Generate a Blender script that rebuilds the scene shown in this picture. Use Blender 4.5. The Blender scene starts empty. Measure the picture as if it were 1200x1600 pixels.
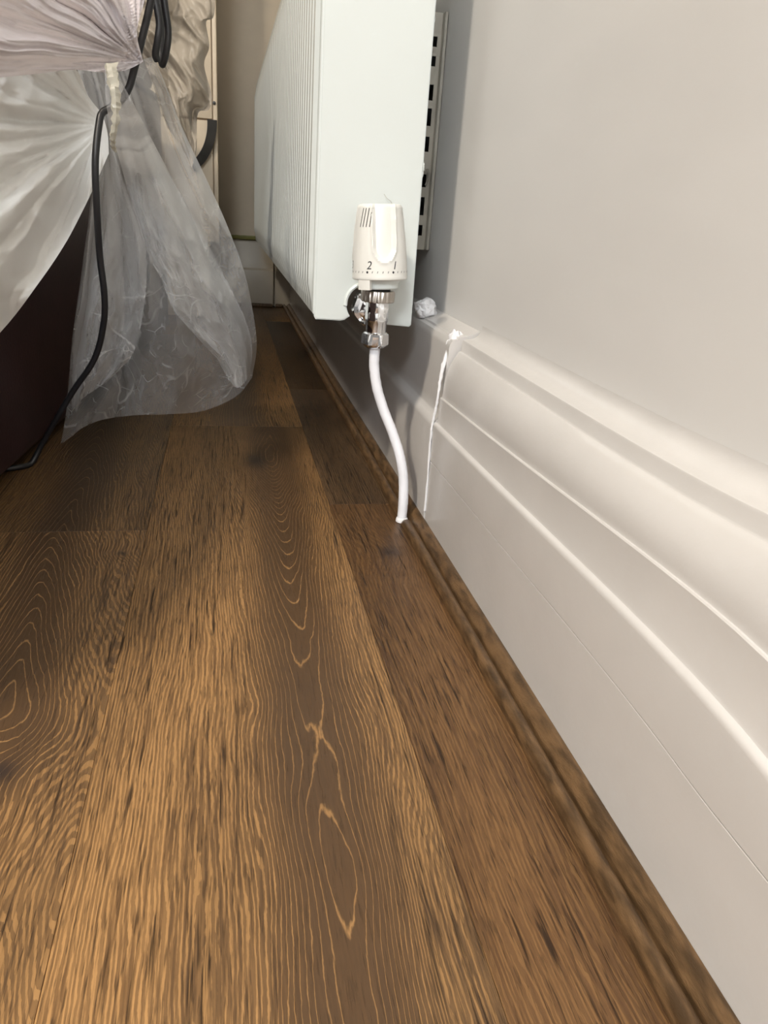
import bpy, bmesh, math, random
from mathutils import Vector, Matrix, noise

# ------------------------------------------------------------------ camera, light, exposure
scene = bpy.context.scene
COL = scene.collection
YAW, PITCH, ROLL, FPX, CAM_H = 0.220568, 0.379780, 0.0710596, 1179.77, 0.31
_f = Vector((math.sin(YAW) * math.cos(PITCH), math.cos(YAW) * math.cos(PITCH), -math.sin(PITCH)))
_r0 = Vector((math.cos(YAW), -math.sin(YAW), 0))
_u0 = _r0.cross(_f)
_r = _r0 * math.cos(ROLL) + _u0 * math.sin(ROLL)
_u = -_r0 * math.sin(ROLL) + _u0 * math.cos(ROLL)
CAM = Vector((0, 0, CAM_H))
cam_data = bpy.data.cameras.new('camera')
cam_data.lens = FPX / 1600 * 36
cam_data.clip_start = 0.01
cam = bpy.data.objects.new('camera', cam_data)
m = Matrix((_r, _u, -_f)).transposed().to_4x4()
m.translation = CAM
cam.matrix_world = m
COL.objects.link(cam)
scene.camera = cam

world = bpy.data.worlds.new('world')
world.use_nodes = True
world.node_tree.nodes['Background'].inputs[0].default_value = (1, 0.95, 0.9, 1)
world.node_tree.nodes['Background'].inputs[1].default_value = 0.0
scene.world = world
scene.view_settings.view_transform = 'Standard'
scene.view_settings.look = 'None'
scene.view_settings.gamma = 1
scene.view_settings.use_curve_mapping = False
scene.view_settings.exposure = 0.0


def lamp(name, loc, power, color, size):
    d = bpy.data.lights.new(name, 'AREA')
    d.shape = 'DISK'
    d.size = size
    d.energy = power
    d.color = color
    o = bpy.data.objects.new(name, d)
    o.location = loc
    COL.objects.link(o)
    return o


lamp('ceiling_lamp', (-1.2, -0.5, 2.37), 78, (1.0, 0.89, 0.74), 0.28)
lamp('camera_side_fill', (-0.8, -2.2, 2.05), 100, (0.93, 0.97, 1.0), 0.8)  # unseen fill light, added behind the camera to brighten the radiator end


def ray(x, y):
    return _r * ((x - 600) / FPX) - _u * ((y - 800) / FPX) + _f


def at_y(x, y, Y):
    d = ray(x, y)
    return CAM + d * (Y / d.y)


def at_x(x, y, X):
    d = ray(x, y)
    return CAM + d * (X / d.x)


# ------------------------------------------------------------------ node helpers
class Ex:
    def __init__(self, nt, s):
        self.nt, self.s = nt, s

    def op(self, o, *a):
        n = self.nt.nodes.new('ShaderNodeMath')
        n.operation = o
        for i, v in enumerate((self,) + a):
            if isinstance(v, Ex):
                self.nt.links.new(v.s, n.inputs[i])
            else:
                n.inputs[i].default_value = v
        return Ex(self.nt, n.outputs[0])

    def __add__(self, o): return self.op('ADD', o)
    def __radd__(self, o): return self.op('ADD', o)
    def __sub__(self, o): return self.op('SUBTRACT', o)
    def __mul__(self, o): return self.op('MULTIPLY', o)
    def __rmul__(self, o): return self.op('MULTIPLY', o)
    def __truediv__(self, o): return self.op('DIVIDE', o)
    def __rsub__(self, o): return (self * -1.0) + o
    def sqrt(self): return self.op('SQRT')
    def abs(self): return self.op('ABSOLUTE')
    def exp(self): return self.op('EXPONENT')
    def fract(self): return self.op('FRACT')
    def max(self, o): return self.op('MAXIMUM', o)
    def min(self, o): return self.op('MINIMUM', o)

    def smooth(self, a, b, lo=0.0, hi=1.0):
        n = self.nt.nodes.new('ShaderNodeMapRange')
        n.interpolation_type = 'SMOOTHSTEP'
        self.nt.links.new(self.s, n.inputs[0])
        for i, v in enumerate((a, b, lo, hi)):
            if isinstance(v, Ex):
                self.nt.links.new(v.s, n.inputs[1 + i])
            else:
                n.inputs[1 + i].default_value = v
        return Ex(self.nt, n.outputs[0])


def new_mat(name):
    mt = bpy.data.materials.new(name)
    mt.use_nodes = True
    nt = mt.node_tree
    b = nt.nodes['Principled BSDF']
    return mt, nt, b


def tex_noise(nt, vec, scale=1.0, detail=2.0, rough=0.5, w=0.0):
    n = nt.nodes.new('ShaderNodeTexNoise')
    n.noise_dimensions = '4D'
    n.inputs['W'].default_value = w
    n.inputs['Scale'].default_value = scale
    n.inputs['Detail'].default_value = detail
    n.inputs['Roughness'].default_value = rough
    nt.links.new(vec.s if isinstance(vec, Ex) else vec, n.inputs['Vector'])
    return Ex(nt, n.outputs[0])


def combine(nt, x, y, z=0.0):
    n = nt.nodes.new('ShaderNodeCombineXYZ')
    for i, v in enumerate((x, y, z)):
        if isinstance(v, Ex):
            nt.links.new(v.s, n.inputs[i])
        else:
            n.inputs[i].default_value = v
    return Ex(nt, n.outputs[0])


def mix(nt, f, a, b, mode='MIX'):
    n = nt.nodes.new('ShaderNodeMix')
    n.data_type = 'RGBA'
    n.blend_type = mode
    if isinstance(f, Ex):
        nt.links.new(f.s, n.inputs[0])
    else:
        n.inputs[0].default_value = f
    for i, v in ((6, a), (7, b)):
        if isinstance(v, (tuple, list)):
            n.inputs[i].default_value = (*v[:3], 1)
        else:
            nt.links.new(v, n.inputs[i])
    return n.outputs[2]


def bump(nt, h, strength, dist, bsdf):
    n = nt.nodes.new('ShaderNodeBump')
    n.inputs['Strength'].default_value = strength
    n.inputs['Distance'].default_value = dist
    nt.links.new(h.s, n.inputs['Height'])
    nt.links.new(n.outputs[0], bsdf.inputs['Normal'])
    return n


def obj_uv(nt):
    tc = nt.nodes.new('ShaderNodeTexCoord')
    sp = nt.nodes.new('ShaderNodeSeparateXYZ')
    nt.links.new(tc.outputs['Object'], sp.inputs[0])
    return tc.outputs['Object'], Ex(nt, sp.outputs[0]), Ex(nt, sp.outputs[1]), Ex(nt, sp.outputs[2])


def srgb(r, g, b):
    def c(v):
        v /= 255
        return v / 12.92 if v <= 0.04045 else ((v + 0.055) / 1.055) ** 2.4
    return (c(r), c(g), c(b))


# ------------------------------------------------------------------ materials
def wood(name, dark, mid, tan, u0=0.0, slope=0.0, k=340, w=0.012, m=25, v0=0.0, seed=0.0,
         knots=(), cath=1.0, flat=1.4, rough=0.40, lens=0.0, contrast=1.0, drift=0.0):
    """oak: growth rings cut by the board face, as contour lines of a height field"""
    mt, nt, b = new_mat(name)
    P, u, v, _z = obj_uv(nt)
    n1 = tex_noise(nt, combine(nt, u * 9.0, v * 3.2), 1, 2, 0.5, seed) - 0.5
    nw = tex_noise(nt, combine(nt, u * 70.0, v * 2.0), 1, 2, 0.5, seed + 2.2) - 0.5
    n2 = tex_noise(nt, combine(nt, u * 70.0, v * 22.0), 1, 3, 0.6, seed + 3.1) - 0.5
    n3 = tex_noise(nt, combine(nt, u * 450.0, v * 160.0), 1, 2, 0.6, seed + 7.7) - 0.5
    uu = u - u0 - (v - v0) * slope + n1 * 0.035
    if drift:
        uu = uu + v.smooth(0.27, 0.41, drift, 0.0)
    d = (uu * uu + w * w).sqrt()
    calm = uu.abs().smooth(0.004, 0.045, 0.35, 1.0)
    vv = (v - v0) * m
    if m > 0:
        vv = vv.max((v - v0) * 3.0)
    h = d * float(k) * cath + uu * float(k) * (1 - cath) - vv + n1 * flat + n2 * (calm * 1.9) + nw * (calm * 4.5) + n3 * (calm * 0.5)
    if lens:
        nl = tex_noise(nt, combine(nt, u * 16.0, v * 8.0), 1, 1, 0.5, seed + 11.0) - 0.5
        h = h + nl * (v.smooth(v0 - 0.08, v0 + 0.06, lens, 0.0))
    core = None
    for (ku, kv, ru, rv, amp) in knots:
        a = (u - ku + n2 * 0.012) / ru
        c = (v - kv + n2 * 0.012) / rv
        q = a * a + c * c
        h = h + (q * -0.35).exp() * amp
        g = (q * -6.0).exp()
        core = g if core is None else core.max(g)
    fr = h.fract()
    tri = (fr - 0.5).abs() * 2.0          # 1 on a ring line, 0 between
    side = uu.abs().smooth(0.012, 0.055)  # straight grain away from the heart of the cathedral
    th = side * -0.36 + 0.82
    ring = tri.smooth(th, th + 0.2)
    fib = tex_noise(nt, combine(nt, u * 520.0, v * 20.0), 1, 3, 0.6, seed + 1.3)
    fib2 = tex_noise(nt, combine(nt, u * 380.0, v * 15.0), 1, 2, 0.6, seed + 5.3)
    fib3 = tex_noise(nt, combine(nt, u * 900.0, v * 60.0), 1, 2, 0.6, seed + 6.6)
    pore = tex_noise(nt, combine(nt, u * 640.0, v * 44.0), 1, 2, 0.65, seed + 13.0).smooth(0.55, 0.66)
    crack = fib2.smooth(0.58, 0.70) * side
    dash = fib.smooth(0.36, 0.56)
    line = ring * (dash * (side * 0.55 + 0.2) + 0.8 - side * 0.6) + dash * side * 0.40
    line = line.min(1.0) * fib3.smooth(0.25, 0.55, 0.6, 1.0)
    broad = tex_noise(nt, combine(nt, u * 16.0, v * 2.6), 1, 2, 0.55, seed + 9.0)
    bs = broad.smooth(0.32, 0.66)
    base = mix(nt, (bs * (side * 0.75 + 0.25)), dark, mid)
    base = mix(nt, fib3.smooth(0.35, 0.75) * 0.5, base, tuple(0.5 * (x + y) for x, y in zip(dark, mid)))
    tanv = mix(nt, bs, tuple(x * 0.72 for x in tan), tan)
    col = mix(nt, line * contrast, base, tanv)
    deep = tuple(x * 0.38 for x in dark)
    col = mix(nt, pore * (side * 0.30 + 0.35), col, tuple(x * 0.55 for x in dark))
    col = mix(nt, crack * 0.9, col, deep)
    if core is not None:
        col = mix(nt, core * 0.85, col, (dark[0] * 0.45, dark[1] * 0.55, dark[2] * 0.9))
    nt.links.new(col, b.inputs['Base Color'])
    b.inputs['Roughness'].default_value = rough
    b.inputs['Specular IOR Level'].default_value = 0.35
    hh = line * 0.6 + fib * 0.5 - crack * 1.0 - pore * 0.5
    bump(nt, hh, 0.6, 0.0006, b)
    return mt


OAK_D, OAK_M, OAK_T = (0.062, 0.036, 0.019), (0.135, 0.073, 0.031), (0.35, 0.195, 0.078)


def tone(c, f, r=1.0, bl=1.0):
    return (c[0] * f * r, c[1] * f, c[2] * f * bl)


def plain(name, color, rough=0.5, metal=0.0, bump_s=0.0, bump_scale=200, var=0.0, spec=0.5, stretch=(1, 1, 1)):
    mt, nt, b = new_mat(name)
    tc = nt.nodes.new('ShaderNodeTexCoord')
    mp = nt.nodes.new('ShaderNodeMapping')
    mp.inputs['Scale'].default_value = stretch
    nt.links.new(tc.outputs['Object'], mp.inputs[0])
    n = tex_noise(nt, mp.outputs[0], bump_scale, 3, 0.55)
    lo = tuple(max(0, c * (1 - var)) for c in color)
    hi = tuple(min(1, c * (1 + var)) for c in color)
    n0 = tex_noise(nt, mp.outputs[0], bump_scale * 0.13, 2, 0.5, 4.0)
    nt.links.new(mix(nt, n0.smooth(0.3, 0.7), lo, hi), b.inputs['Base Color'])
    b.inputs['Roughness'].default_value = rough
    b.inputs['Metallic'].default_value = metal
    b.inputs['Specular IOR Level'].default_value = spec
    if bump_s:
        bump(nt, n, bump_s, 0.001, b)
    return mt


def film(name, color, opac, rough=0.25, face=0.6, fine=0.3, fade=0.0, creases=0.0, thru=0.22):
    """thin polythene: see-through where it lies square to the eye, milky along folds"""
    mt, nt, b = new_mat(name)
    P, x, y, z = obj_uv(nt)
    n = tex_noise(nt, P, 26, 3, 0.5)
    n5 = tex_noise(nt, P, 55, 4, 0.6, 3.0)
    ridge = (n5 - 0.5).abs()
    hgt = n * 0.8 - ridge * 1.0
    white = None
    if creases:
        wn = nt.nodes.new('ShaderNodeTexNoise')
        wn.inputs['Scale'].default_value = 9
        nt.links.new(P, wn.inputs['Vector'])
        wm = nt.nodes.new('ShaderNodeVectorMath')
        wm.operation = 'MULTIPLY_ADD'
        wm.inputs[1].default_value = (0.10, 0.10, 0.10)
        nt.links.new(wn.outputs['Color'], wm.inputs[0])
        nt.links.new(P, wm.inputs[2])
        for sc_, wd in ((13, 0.030), (31, 0.034)):
            vo = nt.nodes.new('ShaderNodeTexVoronoi')
            vo.feature = 'DISTANCE_TO_EDGE'
            vo.inputs['Scale'].default_value = sc_
            nt.links.new(wm.outputs[0], vo.inputs['Vector'])
            part = tex_noise(nt, P, sc_ * 1.3, 2, 0.5, sc_).smooth(0.47, 0.64)
            cr = Ex(nt, vo.outputs['Distance']).smooth(0.0, wd, 1.0, 0.0) * part
            white = cr if white is None else white.max(cr)
        low = z.smooth(0.10, 0.30, 1.0, 0.25)
        white = white * low
        hgt = hgt + white * 0.6
    bm_ = bump(nt, hgt, fine, 0.004, b)
    b.inputs['Base Color'].default_value = (*color, 1)
    b.inputs['Roughness'].default_value = rough
    b.inputs['Specular IOR Level'].default_value = 0.5
    tr = nt.nodes.new('ShaderNodeBsdfTranslucent')
    tr.inputs[0].default_value = (*color, 1)
    ms = nt.nodes.new('ShaderNodeMixShader')
    ms.inputs[0].default_value = thru
    nt.links.new(b.outputs[0], ms.inputs[1])
    nt.links.new(tr.outputs[0], ms.inputs[2])
    tp = nt.nodes.new('ShaderNodeBsdfTransparent')
    tp.inputs[0].default_value = (0.97, 0.97, 0.97, 1)
    lw = nt.nodes.new('ShaderNodeLayerWeight')
    lw.inputs[0].default_value = 0.5
    nt.links.new(bm_.outputs[0], lw.inputs['Normal'])
    fac = Ex(nt, lw.outputs['Facing']) * face + opac
    if fade:
        fac = fac + z.smooth(0.05, 0.34, -fade, fade)   # one layer at the hem, several gathered at the top
    if white is not None:
        fac = fac + white * creases          # polythene whitens where it has been creased
    fac = fac.min(0.97).max(0.05)
    m2 = nt.nodes.new('ShaderNodeMixShader')
    nt.links.new(fac.s, m2.inputs[0])
    nt.links.new(tp.outputs[0], m2.inputs[1])
    nt.links.new(ms.outputs[0], m2.inputs[2])
    nt.links.new(m2.outputs[0], nt.nodes['Material Output'].inputs[0])
    return mt


M = {}
M['wall'] = plain('wall_paint', (0.64, 0.63, 0.62), 0.42, bump_s=0.10, bump_scale=130, var=0.02, spec=0.4, stretch=(1, 0.35, 1))
M['far_wall'] = plain('far_wall_warm_light', (0.56, 0.48, 0.36), 0.5, bump_s=0.05, var=0.02)  # yellowish cast of the room light put into the wall colour
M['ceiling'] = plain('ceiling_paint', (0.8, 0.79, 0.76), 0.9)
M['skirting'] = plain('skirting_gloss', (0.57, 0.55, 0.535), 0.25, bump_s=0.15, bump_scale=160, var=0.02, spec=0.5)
M['far_skirting'] = plain('far_skirting_warm_light', (0.40, 0.35, 0.27), 0.3, bump_s=0.05, var=0.02)  # same warm light tinted into the skirting's base colour
M['filler'] = plain('white_filler', (0.72, 0.72, 0.74), 0.5, bump_s=0.35, bump_scale=220, var=0.04)
M['radiator'] = plain('radiator_enamel', (0.645, 0.685, 0.675), 0.24, bump_s=0.012, bump_scale=90, var=0.01)
M['dark'] = plain('dark_void', (0.02, 0.02, 0.02), 0.8)
M['plastic'] = plain('valve_plastic', (0.76, 0.755, 0.72), 0.3, var=0.02)
M['plastic_grey'] = plain('valve_collar_plastic', (0.70, 0.75, 0.74), 0.35)
M['ink'] = plain('dial_ink', (0.03, 0.03, 0.035), 0.5)
M['chrome'] = plain('chrome', (0.80, 0.81, 0.83), 0.09, 1.0, bump_s=0.02, bump_scale=120)
M['nickel'] = plain('dull_nickel', (0.50, 0.46, 0.42), 0.28, 1.0, bump_s=0.05, bump_scale=300)
M['pipe'] = plain('pipe_paint', (0.74, 0.75, 0.80), 0.33, bump_s=0.25, bump_scale=260, var=0.05)
M['steel'] = plain('bracket_steel', (0.42, 0.40, 0.35), 0.4, 0.6, bump_s=0.1, var=0.12)
M['bed'] = plain('burgundy_leather', (0.030, 0.011, 0.013), 0.45, bump_s=0.25, bump_scale=240, var=0.15)
M['cable'] = plain('black_cable', (0.012, 0.012, 0.014), 0.38, bump_s=0.02)
M['cream'] = plain('cream_paint', (0.80, 0.68, 0.52), 0.4, var=0.02)
M['strap'] = plain('dark_strap', (0.035, 0.032, 0.028), 0.35, var=0.2)
M['tape'] = plain('green_tape', (0.22, 0.22, 0.06), 0.6, var=0.1)
M['bead'] = plain('bead_wood', (0.100, 0.057, 0.026), 0.34, bump_s=0.5, bump_scale=1700, var=0.45, spec=0.45, stretch=(1, 0.22, 1))
M['film_white'] = film('white_polythene', (0.93, 0.93, 0.91), 0.88, 0.35, 0.3, 0.08, thru=0.1)
M['film_flap'] = film('clear_polythene', (0.90, 0.91, 0.92), 0.17, 0.15, 0.55, 0.25, 0.07, 0.30)
M['film_lilac'] = film('lilac_film', (0.82, 0.76, 0.78), 0.80, 0.25, 0.4, 0.10)
M['film_cream'] = film('cream_polythene', (0.60, 0.575, 0.49), 0.6, 0.35, 0.3, 0.1)
M['film_grey'] = film('taupe_film', (0.42, 0.37, 0.31), 0.66, 0.3, 0.4, 0.12)


# ------------------------------------------------------------------ object helpers
def obj(name, bm_or_me, mat, parent=None, smooth=True, sharp=35):
    if isinstance(bm_or_me, bmesh.types.BMesh):
        me = bpy.data.meshes.new(name)
        bmesh.ops.recalc_face_normals(bm_or_me, faces=bm_or_me.faces)
        bm_or_me.to_mesh(me)
        bm_or_me.free()
    else:
        me = bm_or_me
    if mat is not None:
        me.materials.append(mat)
    if smooth:
        me.polygons.foreach_set('use_smooth', [True] * len(me.polygons))
        if sharp:
            me.set_sharp_from_angle(angle=math.radians(sharp))
    o = bpy.data.objects.new(name, me)
    COL.objects.link(o)
    if parent is not None:
        o.parent = parent
        o.matrix_parent_inverse = Matrix.Translation(-parent.location)
    return o


def tag(o, label, cat, group=None):
    o['label'] = label
    o['category'] = cat
    if group:
        o['group'] = group
    return o


def thing(name, label, cat, loc=(0, 0, 0), group=None):
    o = bpy.data.objects.new(name, None)
    o.location = loc
    COL.objects.link(o)
    return tag(o, label, cat, group)


def struct(name, bm, mat, parent=None, smooth=True):
    o = obj(name, bm, mat, parent, smooth)
    if parent is None:
        o['kind'] = 'structure'
    return o


def add_box(bm, lo, hi, bev=0.0, seg=2):
    vs = [bm.verts.new((x, y, z)) for x in (lo[0], hi[0]) for y in (lo[1], hi[1]) for z in (lo[2], hi[2])]
    idx = ((0, 1, 3, 2), (4, 6, 7, 5), (0, 4, 5, 1), (2, 3, 7, 6), (0, 2, 6, 4), (1, 5, 7, 3))
    fs = [bm.faces.new([vs[i] for i in f]) for f in idx]
    if bev:
        es = list({e for f in fs for e in f.edges})
        bmesh.ops.bevel(bm, geom=es, offset=bev, segments=seg, affect='EDGES', profile=0.5)


def box(lo, hi, bev=0.0, seg=2):
    bm = bmesh.new()
    add_box(bm, lo, hi, bev, seg)
    return bm


def loft(prof_fn, ys, closed=True):
    """sections prof_fn(y) -> [(x,z)...] joined along y, ends capped"""
    bm = bmesh.new()
    rows = [[bm.verts.new((x, y, z)) for x, z in prof_fn(y)] for y in ys]
    n = len(rows[0])
    for a, b in zip(rows, rows[1:]):
        for i in range(n if closed else n - 1):
            j = (i + 1) % n
            bm.faces.new((a[i], a[j], b[j], b[i]))
    if closed:
        bm.faces.new(rows[0])
        bm.faces.new(rows[-1])
    return bm


def catmull(pts, n=8):
    P = [Vector(p) for p in pts]
    P = [P[0] * 2 - P[1]] + P + [P[-1] * 2 - P[-2]]
    out = []
    for i in range(1, len(P) - 2):
        for j in range(n):
            t = j / n
            a, b, c, d = P[i - 1], P[i], P[i + 1], P[i + 2]
            out.append(0.5 * (2 * b + (c - a) * t + (2 * a - 5 * b + 4 * c - d) * t * t + (3 * b - a - 3 * c + d) * t ** 3))
    out.append(P[-2])
    return out


def tube(pts, rad, sides=12, n=8, bm=None, wob=0.0):
    bm = bm or bmesh.new()
    path = catmull(pts, n)
    up = Vector((0.3, 0.2, 1)).normalized()
    rings = []
    nrm = None
    for i, p in enumerate(path):
        t = (path[min(i + 1, len(path) - 1)] - path[max(i - 1, 0)]).normalized()
        if nrm is None:
            nrm = t.orthogonal().normalized()
        nrm = (nrm - t * nrm.dot(t)).normalized()
        bi = t.cross(nrm)
        ring = []
        for k in range(sides):
            a = 2 * math.pi * k / sides
            r = rad if not callable(rad) else rad(i / (len(path) - 1))
            if wob:
                r *= 1 + wob * noise.noise(p * 300 + Vector((k, 0, 0)))
            ring.append(bm.verts.new(p + nrm * (r * math.cos(a)) + bi * (r * math.sin(a))))
        rings.append(ring)
    for a, b in zip(rings, rings[1:]):
        for k in range(sides):
            j = (k + 1) % sides
            bm.faces.new((a[k], a[j], b[j], b[k]))
    bm.faces.new(rings[0])
    bm.faces.new(rings[-1])
    return bm


def lathe(prof, sides=48, fn=None, bm=None):
    """prof: (r,z) list; fn(a, r, z) -> r lets the surface be dented"""
    bm = bm or bmesh.new()
    rings = []
    for r, z in prof:
        rings.append([bm.verts.new(((fn(2 * math.pi * k / sides, r, z) if fn else r) * math.cos(2 * math.pi * k / sides),
                                    (fn(2 * math.pi * k / sides, r, z) if fn else r) * math.sin(2 * math.pi * k / sides), z)) for k in range(sides)])
    for a, b in zip(rings, rings[1:]):
        for k in range(sides):
            j = (k + 1) % sides
            bm.faces.new((a[k], a[j], b[j], b[k]))
    bm.faces.new(rings[0])
    bm.faces.new(rings[-1])
    return bm


def xform(bm, mat):
    bmesh.ops.transform(bm, matrix=mat, verts=bm.verts)
    return bm


def sm(a, b, x):
    t = max(0.0, min(1.0, (x - a) / (b - a)))
    return t * t * (3 - 2 * t)


# ------------------------------------------------------------------ floor and its planks
floor = struct('floor', box((-2.6, -2.6, -0.06), (0.35, 2.7, -0.0125)), M['dark'], smooth=False)
G = 0.00008
planks = [
    # x0, x1, y0, y1, material
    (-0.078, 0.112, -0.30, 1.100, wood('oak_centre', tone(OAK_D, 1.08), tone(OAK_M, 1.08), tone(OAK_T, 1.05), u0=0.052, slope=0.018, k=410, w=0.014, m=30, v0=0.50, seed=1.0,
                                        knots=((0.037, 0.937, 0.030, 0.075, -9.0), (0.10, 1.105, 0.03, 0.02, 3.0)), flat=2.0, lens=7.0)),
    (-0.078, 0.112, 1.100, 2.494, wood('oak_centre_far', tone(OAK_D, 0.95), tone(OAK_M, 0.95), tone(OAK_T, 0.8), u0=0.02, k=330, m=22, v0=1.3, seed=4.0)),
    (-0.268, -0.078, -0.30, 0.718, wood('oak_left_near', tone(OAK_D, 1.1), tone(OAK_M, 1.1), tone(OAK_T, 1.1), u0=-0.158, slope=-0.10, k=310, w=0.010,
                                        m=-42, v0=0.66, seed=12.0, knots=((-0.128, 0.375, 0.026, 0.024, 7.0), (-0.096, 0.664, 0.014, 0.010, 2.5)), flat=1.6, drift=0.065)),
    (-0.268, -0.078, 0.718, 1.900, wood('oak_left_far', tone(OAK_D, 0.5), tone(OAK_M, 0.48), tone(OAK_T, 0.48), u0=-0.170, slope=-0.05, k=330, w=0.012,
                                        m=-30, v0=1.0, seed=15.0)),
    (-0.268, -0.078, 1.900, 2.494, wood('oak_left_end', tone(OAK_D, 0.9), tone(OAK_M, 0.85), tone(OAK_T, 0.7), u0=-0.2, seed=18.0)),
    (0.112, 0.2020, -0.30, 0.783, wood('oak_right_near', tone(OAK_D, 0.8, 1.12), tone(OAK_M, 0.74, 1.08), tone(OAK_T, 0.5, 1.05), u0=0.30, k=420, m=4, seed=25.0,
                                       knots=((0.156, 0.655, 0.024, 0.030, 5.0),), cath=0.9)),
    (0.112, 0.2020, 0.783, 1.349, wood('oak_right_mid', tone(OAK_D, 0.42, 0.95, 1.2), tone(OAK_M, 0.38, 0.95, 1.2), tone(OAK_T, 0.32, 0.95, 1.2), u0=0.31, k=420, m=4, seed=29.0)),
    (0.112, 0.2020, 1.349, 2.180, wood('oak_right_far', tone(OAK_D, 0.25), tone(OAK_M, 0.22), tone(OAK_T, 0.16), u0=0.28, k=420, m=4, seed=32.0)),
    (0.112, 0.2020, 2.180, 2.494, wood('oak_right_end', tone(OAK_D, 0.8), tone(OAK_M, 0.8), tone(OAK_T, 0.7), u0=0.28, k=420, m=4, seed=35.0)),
    (-0.458, -0.268, -0.30, 1.250, wood('oak_outer_near', OAK_D, OAK_M, OAK_T, u0=-0.36, m=20, seed=41.0)),
    (-0.458, -0.268, 1.250, 2.494, None),
    (-0.648, -0.458, -0.30, 0.900, None),
    (-0.648, -0.458, 0.900, 2.494, None),
]
m_other = planks[9][4]
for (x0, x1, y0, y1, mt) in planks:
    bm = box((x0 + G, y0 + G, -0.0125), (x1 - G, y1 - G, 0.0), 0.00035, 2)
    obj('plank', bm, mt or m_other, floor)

# ------------------------------------------------------------------ walls, ceiling
WX = 0.2435
struct('wall_right', box((WX, -2.6, 0), (0.36, 2.72, 2.42)), M['wall'], smooth=False)
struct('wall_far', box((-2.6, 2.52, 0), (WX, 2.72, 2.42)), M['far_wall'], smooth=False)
struct('wall_left', box((-2.72, -2.6, 0), (-2.6, 2.72, 2.42)), M['wall'], smooth=False)
struct('wall_back', box((-2.72, -2.72, 0), (0.36, -2.6, 2.42)), M['wall'], smooth=False)
struct('ceiling', box((-2.72, -2.72, 2.42), (0.36, 2.72, 2.5)), M['ceiling'], smooth=False)


def interp(y, tab):
    """smooth curve through three measured heights, along 1/distance"""
    y = max(tab[0][0] * 0.8, min(y, tab[-1][0] * 1.05)) if y > 0 else tab[0][0] * 0.8
    P = [(1 / a, b) for a, b in tab]
    x = 1 / y
    out = 0
    for i in range(3):
        k = P[i][1]
        for j in range(3):
            if j != i:
                k *= (x - P[j][0]) / (P[i][0] - P[j][0])
        out += k
    return out


def near_profile(y):
    r1 = interp(y, [(0.174, 0.1482), (0.34, 0.1550), (0.68, 0.1424)])
    hi = interp(y, [(0.233, 0.1210), (0.378, 0.1210), (0.68, 0.1152)])
    jt = interp(y, [(0.29, 0.0813), (0.494, 0.0794), (0.68, 0.0765)])
    top = interp(y, [(0.252, 0.2015), (0.397, 0.1976), (0.68, 0.1986)])
    bl = top - 0.0115
    P = [(0.2434, 0.0005), (0.2035, 0.0005), (0.2035, jt - 0.0007), (0.2055, jt - 0.0002), (0.2055, jt + 0.0002), (0.2033, jt + 0.0005),
         (0.2032, hi - 0.003), (0.2034, hi - 0.0012), (0.2041, hi), (0.2055, hi + 0.0012), (0.2068, hi + 0.0015),
         (0.2073, hi + 0.003), (0.2077, r1 - 0.0008), (0.2083, r1), (0.2093, r1 + 0.0002), (0.2095, r1 + 0.0012)]
    for i in range(1, 13):       # torus rolling back to the quirk
        a = i / 12
        P.append((0.2095 + 0.0125 * (a ** 2.4), r1 + 0.0012 + (bl - r1 - 0.0012) * a))
    P += [(0.2235, bl + 0.0004), (0.2243, bl + 0.0015), (0.2245, top - 0.0015), (0.2251, top - 0.0002), (0.2265, top + 0.0002)]
    for i in range(1, 9):        # filler cove up to the plaster
        a = i / 8 * math.pi / 2
        P.append((0.2295 + 0.0139 * math.sin(a), top + 0.0005 + 0.013 * (1 - math.cos(a))))
    return P


def back_profile(y):
    w = 0.0006 * math.sin(y * 7)
    return [(0.2434, 0.0005), (0.2035 + w, 0.0005), (0.2035 + w, 0.1099), (0.2047 + w, 0.1138), (0.2075, 0.1167), (0.2110, 0.1196), (0.2120, 0.1215),
            (0.2125, 0.1307), (0.2130, 0.1898), (0.2140, 0.1937), (0.2160, 0.1971), (0.2210, 0.1981), (0.2220, 0.2000), (0.2315, 0.2020), (0.2434, 0.2063)]


YJ = 0.712
ys = [-2.59 + 0.3 * i for i in range(8)] + [-0.2 + 0.02 * i for i in range(47)]
ys = [y for y in ys if y < YJ - 0.004] + [YJ - 0.003]
bb_near = struct('baseboard_right', loft(near_profile, ys), M['skirting'])
bb_back = struct('baseboard_right_behind_radiator', loft(back_profile, [YJ + 0.001 + 0.06 * i for i in range(30)] + [2.519]), M['skirting'])
# filler squeezed into the joint between the two skirtings
jp = [(0.2032, YJ - 0.001, 0.0200), (0.2029, YJ - 0.001, 0.0678), (0.2025, YJ, 0.1017), (0.2040, YJ + 0.002, 0.1181), (0.2060, YJ + 0.001, 0.1356), (0.2075, YJ + 0.003, 0.1550),
      (0.2105, YJ + 0.006, 0.1724), (0.2150, YJ + 0.010, 0.1860), (0.2205, YJ + 0.012, 0.1957), (0.2275, YJ + 0.014, 0.2024)]
obj('filler_seam', tube(jp, lambda t: 0.0013 + 0.0016 * sm(0.45, 0.9, t), 8, 6, wob=0.5), M['filler'], bb_back)


def blob(c, r, sq, amp, freq, seed=0):
    bm = bmesh.new()
    bmesh.ops.create_icosphere(bm, subdivisions=4, radius=1)
    for v in bm.verts:
        n = v.co.normalized()
        k = 1 + amp * noise.noise(n * freq + Vector((seed, 0, 0))) + amp * 0.4 * noise.noise(n * freq * 3 + Vector((0, seed, 0)))
        v.co = Vector(c) + Vector((n.x * sq[0], n.y * sq[1], n.z * sq[2])) * (r * k)
    return bm


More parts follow.
